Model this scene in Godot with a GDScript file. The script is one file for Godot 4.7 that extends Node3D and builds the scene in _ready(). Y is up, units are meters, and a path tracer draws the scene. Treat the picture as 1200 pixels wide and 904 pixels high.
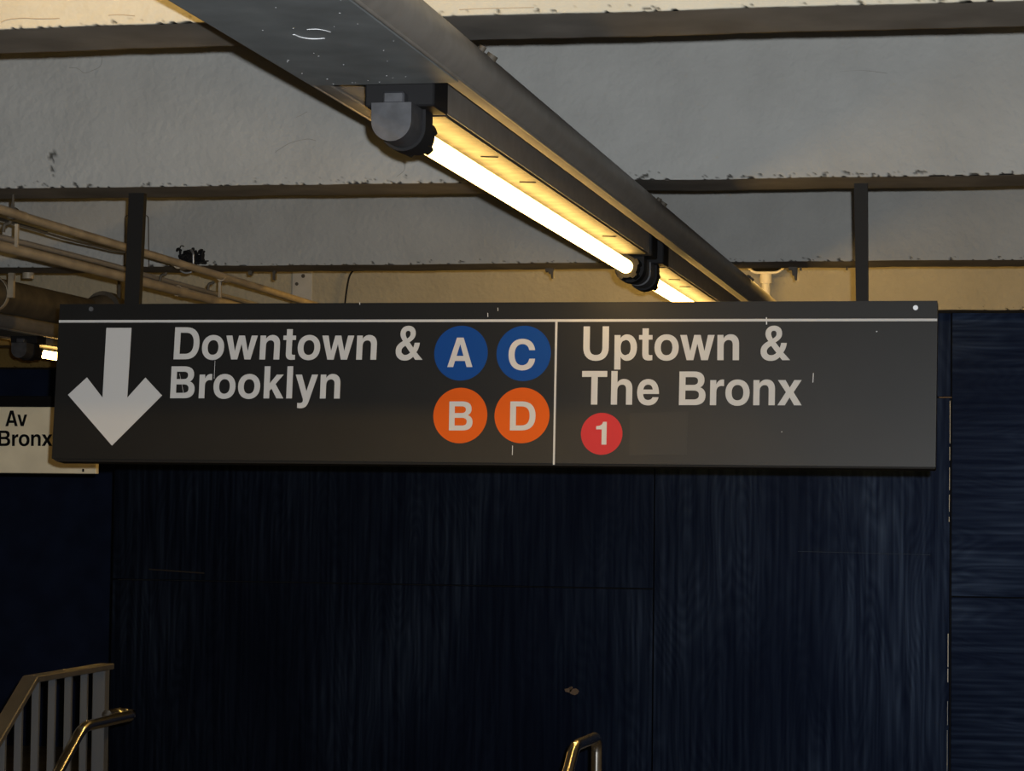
extends Node3D
# A subway mezzanine: black direction sign hung from plastered ceiling beams, a fluorescent fixture running away
# from the camera, a navy plywood hoarding behind, stair rails below. Lit by a camera flash and by the tubes.

const EYE := Vector3(0, 1.6, 0)
const FOCAL := 2960.0            # in pixels of the 1200 x 904 frame
const SOFFIT := 2.45             # underside of the ceiling beams
var cam_basis := Basis()
var taken := {}
var M := {}

# ------------------------------------------------------------------ reading the photograph's perspective
func ray(px: float, py: float) -> Vector3:
	return cam_basis * Vector3((px - 600.0) / FOCAL, -(py - 452.0) / FOCAL, -1.0)

func at_depth(px: float, py: float, z: float) -> Vector3:      # point at distance z in front of the eye
	var r := ray(px, py)
	return EYE + r * (z / -r.z)

func at_height(px: float, py: float, y: float) -> Vector3:     # point at world height y
	var r := ray(px, py)
	return EYE + r * ((y - EYE.y) / r.y)

func at_side(px: float, py: float, x: float) -> Vector3:       # point at world x
	var r := ray(px, py)
	return EYE + r * ((x - EYE.x) / r.x)

# ------------------------------------------------------------------ naming
func numbered(called: String) -> String:
	if not taken.has(called):
		taken[called] = 0
		return called
	taken[called] += 1
	return "%s_%03d" % [called, taken[called]]

func tag(o: Node3D, label: String, category: String, group := "", kind := "") -> Node3D:
	if label: o.set_meta("label", label)
	if category: o.set_meta("category", category)
	if group: o.set_meta("group", group)
	if kind: o.set_meta("kind", kind)
	return o

func thing(called: String, label: String, category: String, at := Vector3.ZERO, group := "", kind := "") -> Node3D:
	var o := Node3D.new()
	o.name = numbered(called)
	o.position = at
	add_child(o, true)
	tag(o, label, category, group, kind)
	return o

func part(called: String, st: SurfaceTool, m: Material, parent: Node3D, label := "") -> MeshInstance3D:
	var o := MeshInstance3D.new()
	o.name = called
	o.mesh = st.commit()
	o.material_override = m
	o.cast_shadow = GeometryInstance3D.SHADOW_CASTING_SETTING_ON
	parent.add_child(o, true)
	if label: o.set_meta("label", label)
	return o

# ------------------------------------------------------------------ shapes
func mb() -> SurfaceTool:
	var st := SurfaceTool.new()
	st.begin(Mesh.PRIMITIVE_TRIANGLES)
	return st

func tri(st: SurfaceTool, a: Vector3, b: Vector3, c: Vector3, na: Vector3, nb: Vector3, nc: Vector3) -> void:
	if (b - a).cross(c - a).dot(na + nb + nc) > 0.0:
		var t := b; b = c; c = t
		t = nb; nb = nc; nc = t
	st.set_normal(na); st.add_vertex(a)
	st.set_normal(nb); st.add_vertex(b)
	st.set_normal(nc); st.add_vertex(c)

func quad(st: SurfaceTool, a: Vector3, b: Vector3, c: Vector3, d: Vector3, n: Vector3) -> void:
	tri(st, a, b, c, n, n, n)
	tri(st, a, c, d, n, n, n)

func box(st: SurfaceTool, c: Vector3, size: Vector3, bev := 0.003, turn := Basis()) -> void:
	# a box with chamfered edges
	var h := size * 0.5
	var e := minf(bev, minf(h.x, minf(h.y, h.z)) * 0.6)
	for ax in 3:
		var u := (ax + 1) % 3
		var v := (ax + 2) % 3
		for s in [-1.0, 1.0]:
			var n := Vector3(); n[ax] = s
			var p := []
			for k in [[-1, -1], [1, -1], [1, 1], [-1, 1]]:
				var q := Vector3()
				q[ax] = s * h[ax]
				q[u] = k[0] * (h[u] - e)
				q[v] = k[1] * (h[v] - e)
				p.append(c + turn * q)
			quad(st, p[0], p[1], p[2], p[3], turn * n)
		# chamfers along axis ax
		for su in [-1.0, 1.0]:
			for sv in [-1.0, 1.0]:
				var p2 := []
				for k in [[-1, 0], [1, 0], [1, 1], [-1, 1]]:
					var q := Vector3()
					q[ax] = k[0] * (h[ax] - e)
					q[u] = su * (h[u] - (e if k[1] == 0 else 0.0))
					q[v] = sv * (h[v] - (0.0 if k[1] == 0 else e))
					p2.append(c + turn * q)
				var n2 := Vector3(); n2[u] = su; n2[v] = sv
				quad(st, p2[0], p2[1], p2[2], p2[3], turn * n2.normalized())
	for sx in [-1.0, 1.0]:
		for sy in [-1.0, 1.0]:
			for sz in [-1.0, 1.0]:
				var s3 := Vector3(sx, sy, sz)
				var a := (h - Vector3(0, e, e)) * s3
				var b := (h - Vector3(e, 0, e)) * s3
				var d := (h - Vector3(e, e, 0)) * s3
				var n3 := turn * s3.normalized()
				tri(st, c + turn * a, c + turn * b, c + turn * d, n3, n3, n3)

func box_to(st: SurfaceTool, lo: Vector3, hi: Vector3, bev := 0.003) -> void:
	box(st, (lo + hi) * 0.5, (hi - lo).abs(), bev)

func tube(st: SurfaceTool, pts: Array, r: float, seg := 14, squash := 1.0) -> void:
	var n := pts.size()
	var dirs := []
	for i in n:
		var a: Vector3 = pts[maxi(i - 1, 0)]
		var b: Vector3 = pts[mini(i + 1, n - 1)]
		dirs.append((b - a).normalized())
	var d0: Vector3 = dirs[0]
	var up := Vector3.UP if absf(d0.y) < 0.9 else Vector3.RIGHT
	var u: Vector3 = d0.cross(up).normalized()
	var rings := []
	var norms := []
	for i in n:
		var d: Vector3 = dirs[i]
		u = (u - d * u.dot(d)).normalized()
		var v := d.cross(u)
		var ring := []
		var nn := []
		for k in seg:
			var t := TAU * k / seg
			var o := u * cos(t) + v * sin(t) * squash
			ring.append(pts[i] + o * r)
			nn.append(o.normalized())
		rings.append(ring)
		norms.append(nn)
	for i in n - 1:
		for k in seg:
			var k2 := (k + 1) % seg
			tri(st, rings[i][k], rings[i][k2], rings[i + 1][k2], norms[i][k], norms[i][k2], norms[i + 1][k2])
			tri(st, rings[i][k], rings[i + 1][k2], rings[i + 1][k], norms[i][k], norms[i + 1][k2], norms[i + 1][k])
	for e in [0, n - 1]:
		var nd: Vector3 = -dirs[0] if e == 0 else dirs[n - 1]
		for k in seg:
			tri(st, pts[e], rings[e][k], rings[e][(k + 1) % seg], nd, nd, nd)

func smooth_path(pts: Array, per := 6) -> Array:     # Catmull-Rom through the points
	var out := []
	for i in pts.size() - 1:
		var a: Vector3 = pts[maxi(i - 1, 0)]
		var b: Vector3 = pts[i]
		var c: Vector3 = pts[i + 1]
		var d: Vector3 = pts[mini(i + 2, pts.size() - 1)]
		for k in per:
			out.append(b.cubic_interpolate(c, a, d, float(k) / per))
	out.append(pts[-1])
	return out

func rounded(pts: Array, r: float, per := 6) -> Array:     # corners of a path rounded to radius about r
	var out := [pts[0]]
	for i in range(1, pts.size() - 1):
		var p: Vector3 = pts[i]
		var a: Vector3 = p + (pts[i - 1] - p).limit_length(r)
		var b: Vector3 = p + (pts[i + 1] - p).limit_length(r)
		for k in per + 1:
			var t := float(k) / per
			out.append(a.lerp(p, t).lerp(p.lerp(b, t), t))
	out.append(pts[-1])
	return out

func ring_about(st: SurfaceTool, c: Vector3, axis: Vector3, r: float, thick: float, wide: float, a0 := 0.0, a1 := TAU, seg := 28) -> void:
	# a flat band bent round an axis
	var up := Vector3.UP if absf(axis.y) < 0.9 else Vector3.RIGHT
	var u := axis.cross(up).normalized()
	var v := axis.cross(u)
	for k in seg:
		var t0 := lerpf(a0, a1, float(k) / seg)
		var t1 := lerpf(a0, a1, float(k + 1) / seg)
		var o0 := u * cos(t0) + v * sin(t0)
		var o1 := u * cos(t1) + v * sin(t1)
		var w := axis * wide * 0.5
		for s in [-1.0, 1.0]:
			var rr: float = r + s * thick * 0.5
			tri(st, c + o0 * rr - w, c + o1 * rr - w, c + o1 * rr + w, o0 * s, o1 * s, o1 * s)
			tri(st, c + o0 * rr - w, c + o1 * rr + w, c + o0 * rr + w, o0 * s, o1 * s, o0 * s)
			quad(st, c + o0 * (r - thick * .5) + w * s, c + o1 * (r - thick * .5) + w * s, c + o1 * (r + thick * .5) + w * s, c + o0 * (r + thick * .5) + w * s, axis * s)

# polygons with holes, extruded: outer and holes in local x, y; from z0 (back) to z1 (front)
func prism(st: SurfaceTool, outer: PackedVector2Array, holes: Array, z0: float, z1: float, xf := Transform3D(), smooth := false) -> void:
	var cuts := []
	for hole in holes:
		var lo := 1e9
		var hi := -1e9
		for p in hole:
			lo = minf(lo, p.x); hi = maxf(hi, p.x)
		cuts.append((lo + hi) * 0.5)
	cuts.sort()
	var merged := []
	for c in cuts:
		if merged.is_empty() or absf(c - merged[-1]) > 1e-3 * 20.0:
			merged.append(c)
	var edges := [-1e3] + merged + [1e3]
	for i in edges.size() - 1:
		var slab := PackedVector2Array([Vector2(edges[i], -1e3), Vector2(edges[i + 1], -1e3), Vector2(edges[i + 1], 1e3), Vector2(edges[i], 1e3)])
		var pieces: Array = [outer] if holes.is_empty() else Geometry2D.intersect_polygons(outer, slab)
		for hole in holes:
			var next := []
			for p in pieces:
				next.append_array(Geometry2D.clip_polygons(p, hole))
			pieces = next
		for p in pieces:
			var idx := Geometry2D.triangulate_polygon(p)
			for k in range(0, idx.size(), 3):
				for z in [z0, z1]:
					var n: Vector3 = xf.basis * Vector3(0, 0, 1.0 if z == z1 else -1.0)
					var a := xf * Vector3(p[idx[k]].x, p[idx[k]].y, z)
					var b := xf * Vector3(p[idx[k + 1]].x, p[idx[k + 1]].y, z)
					var c := xf * Vector3(p[idx[k + 2]].x, p[idx[k + 2]].y, z)
					tri(st, a, b, c, n, n, n)
	for loop in [outer] + holes:
		var is_hole: bool = loop != outer
		var m: int = loop.size()
		var cw := Geometry2D.is_polygon_clockwise(loop)
		var nor := []
		for k in m:
			var d: Vector2 = (loop[(k + 1) % m] - loop[k]).normalized()
			var o := Vector2(d.y, -d.x) * (-1.0 if cw else 1.0)
			nor.append(o * (-1.0 if is_hole else 1.0))
		for k in m:
			var a2: Vector2 = loop[k]
			var b2: Vector2 = loop[(k + 1) % m]
			var na: Vector2 = nor[k]
			var nb: Vector2 = nor[k]
			if smooth:
				if nor[(k + m - 1) % m].dot(nor[k]) > 0.55: na = (nor[(k + m - 1) % m] + nor[k]).normalized()
				if nor[k].dot(nor[(k + 1) % m]) > 0.55: nb = (nor[k] + nor[(k + 1) % m]).normalized()
			var n0 := xf.basis * Vector3(na.x, na.y, 0)
			var n1 := xf.basis * Vector3(nb.x, nb.y, 0)
			var p0 := xf * Vector3(a2.x, a2.y, z0)
			var p1 := xf * Vector3(b2.x, b2.y, z0)
			var p2 := xf * Vector3(b2.x, b2.y, z1)
			var p3 := xf * Vector3(a2.x, a2.y, z1)
			tri(st, p0, p1, p2, n0, n1, n1)
			tri(st, p0, p2, p3, n0, n1, n0)

func ellipse(c: Vector2, rx: float, ry: float, seg := 56) -> PackedVector2Array:
	var p := PackedVector2Array()
	for k in seg:
		p.append(c + Vector2(rx * cos(TAU * k / seg), ry * sin(TAU * k / seg)))
	return p

# ------------------------------------------------------------------ lettering: a bold grotesque drawn as outlines, 1000 units to the em, capitals 718 high
const GLYPHS := {
	"D": [722, "M 70 0 L 70 718 L 360 718 C 570 718 690 590 690 359 C 690 128 570 0 360 0 Z M 212 122 L 345 122 C 480 122 546 200 546 359 C 546 518 480 596 345 596 L 212 596 Z"],
	"o": [611, "M 306 546 C 468 546 578 436 578 266 C 578 96 468 -14 306 -14 C 144 -14 34 96 34 266 C 34 436 144 546 306 546 Z M 306 430 C 220 430 174 366 174 266 C 174 166 220 102 306 102 C 392 102 438 166 438 266 C 438 366 392 430 306 430 Z"],
	"w": [778, "M 4 532 L 152 532 L 232 187 L 318 532 L 461 532 L 549 187 L 626 532 L 774 532 L 626 0 L 478 0 L 389 350 L 302 0 L 152 0 Z"],
	"n": [611, "M 64 0 L 64 532 L 198 532 L 198 456 C 235 516 290 546 358 546 C 475 546 547 470 547 345 L 547 0 L 407 0 L 407 320 C 407 390 375 427 317 427 C 248 427 204 380 204 308 L 204 0 Z"],
	"t": [333, "M 10 436 L 10 532 L 88 532 L 88 674 L 228 674 L 228 532 L 314 532 L 314 436 L 228 436 L 228 150 C 228 112 240 104 275 104 L 314 106 L 314 0 C 290 -4 265 -8 235 -8 C 140 -8 88 30 88 128 L 88 436 Z"],
	"B": [722, "M 72 0 L 72 718 L 400 718 C 560 718 640 650 640 533 C 640 455 605 405 545 378 C 625 352 670 292 670 205 C 670 75 585 0 420 0 Z M 212 430 L 385 430 C 455 430 496 460 496 513 C 496 570 460 598 388 598 L 212 598 Z M 212 120 L 395 120 C 480 120 522 152 522 216 C 522 280 478 312 395 312 L 212 312 Z"],
	"r": [389, "M 64 0 L 64 532 L 198 532 L 198 440 C 228 508 278 546 345 546 L 374 543 L 374 405 C 355 409 338 410 322 410 C 246 410 204 362 204 283 L 204 0 Z"],
	"k": [556, "M 64 0 L 64 718 L 204 718 L 204 336 L 368 532 L 535 532 L 346 322 L 550 0 L 382 0 L 252 222 L 204 170 L 204 0 Z"],
	"l": [278, "M 69 0 L 69 718 L 209 718 L 209 0 Z"],
	"y": [556, "M 6 532 L 156 532 L 282 160 L 402 532 L 548 532 L 348 -64 C 308 -172 260 -218 150 -218 C 124 -218 100 -215 70 -210 L 70 -98 C 90 -102 110 -103 128 -103 C 178 -103 206 -80 206 -40 C 206 -25 203 -12 198 2 Z"],
	"U": [722, "M 72 718 L 216 718 L 216 268 C 216 160 262 108 361 108 C 460 108 506 160 506 268 L 506 718 L 650 718 L 650 268 C 650 90 545 -16 361 -16 C 177 -16 72 90 72 268 Z"],
	"p": [611, "M 64 -200 L 64 532 L 198 532 L 198 462 C 232 518 285 546 348 546 C 478 546 572 432 572 268 C 572 100 478 -14 348 -14 C 285 -14 238 14 204 70 L 204 -200 Z M 318 428 C 244 428 202 366 202 266 C 202 166 244 104 318 104 C 392 104 432 166 432 266 C 432 366 392 428 318 428 Z"],
	"T": [611, "M 20 718 L 592 718 L 592 592 L 378 592 L 378 0 L 234 0 L 234 592 L 20 592 Z"],
	"h": [611, "M 64 0 L 64 718 L 204 718 L 204 468 C 238 520 292 546 356 546 C 475 546 547 470 547 345 L 547 0 L 407 0 L 407 320 C 407 390 375 427 317 427 C 248 427 204 380 204 308 L 204 0 Z"],
	"e": [556, "M 528 230 C 530 430 440 546 284 546 C 130 546 34 436 34 262 C 34 92 125 -14 284 -14 C 405 -14 490 45 520 160 L 384 160 C 370 122 335 100 286 100 C 215 100 174 145 170 230 Z M 172 322 L 386 322 C 378 392 340 428 284 428 C 222 428 182 390 172 322 Z"],
	"x": [556, "M 14 532 L 182 532 L 280 374 L 378 532 L 540 532 L 366 276 L 548 0 L 380 0 L 278 166 L 174 0 L 10 0 L 194 276 Z"],
	"A": [722, "M 20 0 L 272 718 L 452 718 L 702 0 L 544 0 L 496 148 L 226 148 L 178 0 Z M 266 270 L 456 270 L 362 560 Z"],
	"C": [722, "M 684 466 L 542 466 C 522 560 462 610 372 610 C 256 610 184 514 184 358 C 184 202 256 106 372 106 C 466 106 528 160 544 262 L 688 262 C 672 88 552 -16 372 -16 C 166 -16 38 130 38 358 C 38 590 164 734 372 734 C 552 734 664 634 684 466 Z"],
	"1": [556, "M 364 0 L 364 710 L 258 710 C 240 616 180 580 62 576 L 62 476 L 224 476 L 224 0 Z"],
	"v": [556, "M 6 532 L 156 532 L 276 170 L 396 532 L 548 532 L 358 0 L 196 0 Z"],
	"&": [722, "M 700 0 L 522 0 L 466 66 C 412 12 346 -16 266 -16 C 124 -16 36 62 36 186 C 36 284 92 348 208 404 C 160 466 140 510 140 562 C 140 664 218 734 330 734 C 440 734 512 668 512 572 C 512 490 466 434 366 380 L 462 262 C 478 294 488 326 494 366 L 620 366 C 610 284 584 216 542 164 Z M 390 156 L 272 304 C 204 268 174 236 174 190 C 174 138 212 104 272 104 C 318 104 354 120 390 156 Z M 306 456 C 366 492 390 522 390 564 C 390 604 368 628 330 628 C 290 628 266 602 266 562 C 266 530 276 504 306 456 Z"],
}

func contours(glyph: String) -> Array:
	var out := []
	var cur := PackedVector2Array()
	var w: PackedStringArray = (GLYPHS[glyph][1] as String).split(" ")
	var i := 0
	while i < w.size():
		if w[i] == "M" or w[i] == "L":
			cur.append(Vector2(w[i + 1].to_float(), w[i + 2].to_float()))
			i += 3
		elif w[i] == "C":
			var a: Vector2 = cur[-1]
			var b := Vector2(w[i + 1].to_float(), w[i + 2].to_float())
			var c := Vector2(w[i + 3].to_float(), w[i + 4].to_float())
			var d := Vector2(w[i + 5].to_float(), w[i + 6].to_float())
			for k in range(1, 9):
				cur.append(a.bezier_interpolate(b, c, d, k / 8.0))
			i += 7
		else:
			if cur[0].distance_to(cur[-1]) < 0.01: cur.remove_at(cur.size() - 1)
			out.append(cur)
			cur = PackedVector2Array()
			i += 1
	return out

func extent(cs: Array) -> Vector2:
	var lo := 1e9
	var hi := -1e9
	for p in cs[0]:
		lo = minf(lo, p.x); hi = maxf(hi, p.x)
	return Vector2(lo, hi)

# one word on a board: o is the left end of the baseline, r its right end, t the top of the capitals above o (board coordinates)
func word(parent: Node3D, text: String, o: Vector2, r: Vector2, t: Vector2, m: Material, z0: float, z1: float, narrow := 0.94) -> void:
	var up := (t - o) / 718.0
	var along := (r - o).normalized()
	var length := (r - o).length()
	var s := up.length() * narrow
	var first := extent(contours(text[0]))
	var last := extent(contours(text[-1]))
	var natural: float = -first.x - (GLYPHS[text[-1]][0] - last.y)
	for ch in text: natural += GLYPHS[ch][0]
	var track := 0.0
	if text.length() > 1: track = (length / s - natural) / (text.length() - 1)
	else: s = length / natural
	var pen := -first.x
	for ch in text:
		var cs := contours(ch)
		var placed := []
		for c in cs:
			var q := PackedVector2Array()
			for p in c:
				q.append(o + along * (pen + p.x) * s + up * p.y)
			placed.append(q)
		var st := mb()
		prism(st, placed[0], placed.slice(1), z0, z1)
		part("letter", st, m, parent)
		pen += GLYPHS[ch][0] + track

# ------------------------------------------------------------------ materials
func mat(c: Color, rough := 0.6, metal := 0.0, spec := 0.5) -> StandardMaterial3D:
	var m := StandardMaterial3D.new()
	m.albedo_color = c.linear_to_srgb()
	m.roughness = rough
	m.metallic = metal
	m.metallic_specular = spec
	return m

func noise_tex(seed_: int, freq: float, lo: Color, hi: Color, size := 512, oct := 4) -> NoiseTexture2D:
	var n := FastNoiseLite.new()
	n.seed = seed_
	n.frequency = freq
	n.noise_type = FastNoiseLite.TYPE_SIMPLEX_SMOOTH
	n.fractal_octaves = oct
	var t := NoiseTexture2D.new()
	t.width = size; t.height = size
	t.seamless = true
	t.noise = n
	var g := Gradient.new()
	g.set_color(0, lo); g.set_color(1, hi)
	t.color_ramp = g
	return t

func worn(m: StandardMaterial3D, seed_: int, dark: float, scale: float, relief := 0.0, freq := 0.012) -> StandardMaterial3D:
	m.albedo_texture = noise_tex(seed_, freq, Color(dark, dark, dark), Color(1, 1, 1))
	m.uv1_triplanar = true
	m.uv1_world_triplanar = true
	m.uv1_scale = Vector3.ONE * scale
	if relief > 0.0:
		m.heightmap_enabled = true
		m.heightmap_scale = relief
		m.heightmap_texture = noise_tex(seed_ + 7, 0.03, Color.BLACK, Color.WHITE, 512, 5)
	return m

func plywood(seed_: int, sideways: bool) -> StandardMaterial3D:
	# navy paint over plywood: long fibres and cathedral rings show through
	var a := FastNoiseLite.new(); a.seed = seed_; a.frequency = 0.006; a.fractal_octaves = 3
	var b := FastNoiseLite.new(); b.seed = seed_ + 1; b.frequency = 0.05; b.fractal_octaves = 3
	var c := FastNoiseLite.new(); c.seed = seed_ + 2; c.frequency = 0.004; c.fractal_octaves = 2
	var w := 1024
	var h := 1024
	var im := Image.create(w, h, false, Image.FORMAT_RGB8)
	var hm := Image.create(w, h, false, Image.FORMAT_RGB8)
	for y in h:
		for x in w:
			var u: float = y if sideways else x      # across the grain
			var v: float = x if sideways else y      # along the grain
			var rings := a.get_noise_2d(u * 1.7, v * 0.30) * 10.0
			var cath := absf(fposmod(rings, 1.0) - 0.5) * 2.0
			var fibre := b.get_noise_2d(u * 3.0, v * 0.10) * 0.5 + 0.5
			var blot := c.get_noise_2d(u, v * 0.6) * 0.5 + 0.5
			var g := clampf(0.20 * cath * blot + 0.85 * fibre * (0.25 + 0.75 * blot) + 0.06, 0.0, 1.0)
			g = pow(g, 1.5)
			im.set_pixel(x, y, Color(0.30 + 0.80 * g, 0.33 + 0.80 * g, 0.42 + 0.70 * g))
			hm.set_pixel(x, y, Color(g, g, g))
	var m := mat(Color(0.0285, 0.039, 0.063), 0.47, 0.7, 0.09)
	m.albedo_texture = ImageTexture.create_from_image(im)
	m.heightmap_enabled = true
	m.heightmap_scale = 0.06
	m.heightmap_texture = ImageTexture.create_from_image(hm)
	m.uv1_triplanar = true
	m.uv1_world_triplanar = true
	m.uv1_scale = Vector3.ONE * 0.24
	m.uv1_offset = Vector3(0.984, 0.0, 0.0)
	return m

func make_materials() -> void:
	M.plaster = worn(mat(Color(0.35, 0.352, 0.34), 0.85, 0.0, 0.3), 3, 0.93, 0.6)
	M.plaster.heightmap_enabled = true
	M.plaster.heightmap_scale = 0.30
	M.plaster.heightmap_texture = noise_tex(10, 0.045, Color.BLACK, Color.WHITE, 1024, 5)
	M.plaster.vertex_color_use_as_albedo = true
	M.tubelit_cream = M.plaster.duplicate()
	M.tubelit_cream.albedo_color = Color(0.36, 0.33, 0.25).linear_to_srgb()  # same plaster, yellow tube light put into its colour
	M.tubelit_warm = M.plaster.duplicate()
	M.tubelit_warm.albedo_color = Color(0.37, 0.355, 0.30).linear_to_srgb()  # weaker tint: near tube light mixed into the plaster colour
	M.tubelit_brown = M.plaster.duplicate()
	M.tubelit_brown.albedo_color = Color(0.24, 0.165, 0.055).linear_to_srgb()  # dim orange tube light painted into the far beams' plaster
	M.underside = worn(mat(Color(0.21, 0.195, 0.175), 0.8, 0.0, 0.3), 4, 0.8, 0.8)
	M.slab = worn(mat(Color(0.45, 0.44, 0.41), 0.9), 5, 0.8, 0.5)
	M.tile = worn(mat(Color(0.35, 0.34, 0.32), 0.6), 6, 0.8, 0.5)
	M.floor = worn(mat(Color(0.12, 0.115, 0.11), 0.8), 8, 0.7, 0.6)
	M.ply = plywood(11, false)
	M.ply_side = plywood(21, true)
	M.far_navy = worn(mat(Color(0.015, 0.024, 0.058), 0.7, 0.0, 0.15), 27, 0.8, 0.6)
	M.gap = mat(Color(0.006, 0.005, 0.006), 0.9)
	M.raw = mat(Color(0.62, 0.66, 0.66), 0.8)
	M.splinter = mat(Color(0.10, 0.075, 0.06), 0.8)
	M.sign_black = worn(mat(Color(0.011, 0.011, 0.011), 0.42, 0.0, 0.33), 31, 0.9, 0.7)
	M.patch = mat(Color(0.0125, 0.0125, 0.0125), 0.40, 0.0, 0.34)
	M.sign_white = mat(Color(0.50, 0.505, 0.51), 0.6, 0.0, 0.2)
	M.blue = mat(Color(0.006, 0.052, 0.24), 0.5, 0.0, 0.2)
	M.orange = mat(Color(0.57, 0.092, 0.007), 0.5, 0.0, 0.2)
	M.red = mat(Color(0.47, 0.033, 0.037), 0.5, 0.0, 0.2)
	M.rod = mat(Color(0.010, 0.0095, 0.009), 0.6, 0.0, 0.25)
	M.cream = worn(mat(Color(0.86, 0.78, 0.58), 0.6), 33, 0.9, 0.7)
	M.ink = mat(Color(0.007, 0.007, 0.008), 0.7, 0.0, 0.1)
	M.grey_paint = worn(mat(Color(0.205, 0.222, 0.23), 0.55, 0.0, 0.3), 41, 0.85, 1.2)
	M.grime = worn(mat(Color(0.225, 0.208, 0.188), 0.5, 0.0, 0.45), 43, 0.86, 2.0)
	M.enamel = worn(mat(Color(0.088, 0.085, 0.077), 0.6, 0.0, 0.3), 45, 0.4, 1.4, 0.0, 0.02)
	M.holder = worn(mat(Color(0.052, 0.054, 0.062), 0.55), 47, 0.7, 4.0)
	M.dark = mat(Color(0.010, 0.010, 0.011), 0.65, 0.0, 0.25)
	M.conduit = worn(mat(Color(0.40, 0.33, 0.235), 0.5), 51, 0.75, 1.5)
	M.iron = worn(mat(Color(0.085, 0.07, 0.05), 0.7), 53, 0.6, 1.5)
	M.zinc = mat(Color(0.45, 0.46, 0.48), 0.4, 0.8)
	M.steel = mat(Color(0.62, 0.60, 0.56), 0.2, 1.0)
	M.brushed = worn(mat(Color(0.26, 0.25, 0.235), 0.45, 0.85), 55, 0.85, 1.5)
	M.baluster = mat(Color(0.085, 0.09, 0.098), 0.5, 0.2)
	M.scuff = mat(Color(0.62, 0.63, 0.65), 0.7)
	M.lamp = mat(Color(0.9, 0.9, 0.9), 0.4)
	M.lamp.emission_enabled = true
	M.lamp.emission = Color(1.0, 0.60, 0.16).linear_to_srgb()
	M.lamp.emission_energy_multiplier = 19.0

# ------------------------------------------------------------------ the setting
# A plastered beam: a fine grid on the face and underside, its lower edge chipped, dark where the paint has flaked.
func beam(label: String, z: float, ragged: float, x0: float, x1: float, seed_: int, pits: Array, paint: Material = M.plaster) -> void:
	var n := FastNoiseLite.new(); n.seed = seed_; n.frequency = 34.0; n.fractal_octaves = 3
	var big := FastNoiseLite.new(); big.seed = seed_ + 3; big.frequency = 2.2; big.fractal_octaves = 3
	var patch := FastNoiseLite.new(); patch.seed = seed_ + 5; patch.frequency = 1.7; patch.fractal_octaves = 2
	var xs := [-8.6]
	var x := -8.0
	while x < x0: xs.append(x); x += 0.4
	x = x0
	while x < x1: xs.append(x); x += 0.005
	xs.append(1.6)
	# profile from the top of the front face down to the lower edge, then back along the underside and up
	var ys := []
	var y := 0.0
	while y < 0.045: ys.append(y); y += 0.0035
	while y < 0.34: ys.append(y); y += 0.009
	ys.append(0.5); ys.append(0.75)
	ys.reverse()
	var rows := []
	for v in ys: rows.append(Vector2(v, 0.0))
	var st := mb()
	st.set_smooth_group(0)
	for d in [0.004, 0.010]: rows.append(Vector2(0.0, d))
	for r in rows:
		for xx in xs:
			var hh: float = r.x
			var face: bool = r.y == 0.0
			var w := 0.0018 * big.get_noise_2d(xx, hh * 2.0)
			var sag := 0.0025 * patch.get_noise_2d(xx * 1.3, 40.0 + z)
			var edge := n.get_noise_2d(xx, hh * 1.6)
			var reach := 0.30 + 0.35 * patch.get_noise_2d(xx, 9.0)
			var chip := 0.0
			if hh < 0.04 and r.y < 0.02:
				chip = clampf((edge - (0.34 - reach * 0.5 * ragged) - hh * 20.0) * 7.0, 0.0, 1.0)
			for p in pits:
				var q: float = Vector2(xx - p.x, (hh - p.y) * 0.9).length() / p.z
				if q < 1.6: chip = maxf(chip, clampf((1.0 - q + 1.5 * edge) * 2.5, 0.0, 1.0))
			var dark := 1.0 - 0.80 * chip
			var lower := 0.0
			if not face: lower = 0.0004 * edge
			st.set_color(Color(dark, dark * (1.0 - 0.03 * chip), dark * (1.0 - 0.08 * chip)))
			st.add_vertex(Vector3(xx, SOFFIT + hh + lower + sag + 0.0028 * chip, -(z + r.y) + w - 0.006 * chip))
	var cols := xs.size()
	for j in rows.size() - 1:
		for i in cols - 1:
			var k := j * cols + i
			for v in [k, k + cols + 1, k + cols, k, k + 1, k + cols + 1]: st.add_index(v)
	st.generate_normals()
	var o := MeshInstance3D.new()
	o.name = numbered("ceiling_beam")
	o.mesh = st.commit()
	o.material_override = paint
	add_child(o, true)
	tag(o, label, "beam", "ceiling beams", "structure")
	# underside and back, smoother and darker
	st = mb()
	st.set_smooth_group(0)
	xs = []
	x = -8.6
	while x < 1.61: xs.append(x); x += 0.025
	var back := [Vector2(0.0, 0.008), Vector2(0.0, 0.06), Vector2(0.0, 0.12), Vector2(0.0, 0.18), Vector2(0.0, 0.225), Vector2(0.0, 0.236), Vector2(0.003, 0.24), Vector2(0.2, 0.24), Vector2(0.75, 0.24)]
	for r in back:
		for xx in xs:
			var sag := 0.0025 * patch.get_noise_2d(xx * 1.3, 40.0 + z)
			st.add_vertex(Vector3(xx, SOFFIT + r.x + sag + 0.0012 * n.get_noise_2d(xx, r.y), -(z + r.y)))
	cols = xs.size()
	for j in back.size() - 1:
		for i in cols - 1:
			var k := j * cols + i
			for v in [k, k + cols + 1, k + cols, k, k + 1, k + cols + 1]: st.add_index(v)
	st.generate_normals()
	part("underside", st, M.underside, o)

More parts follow.
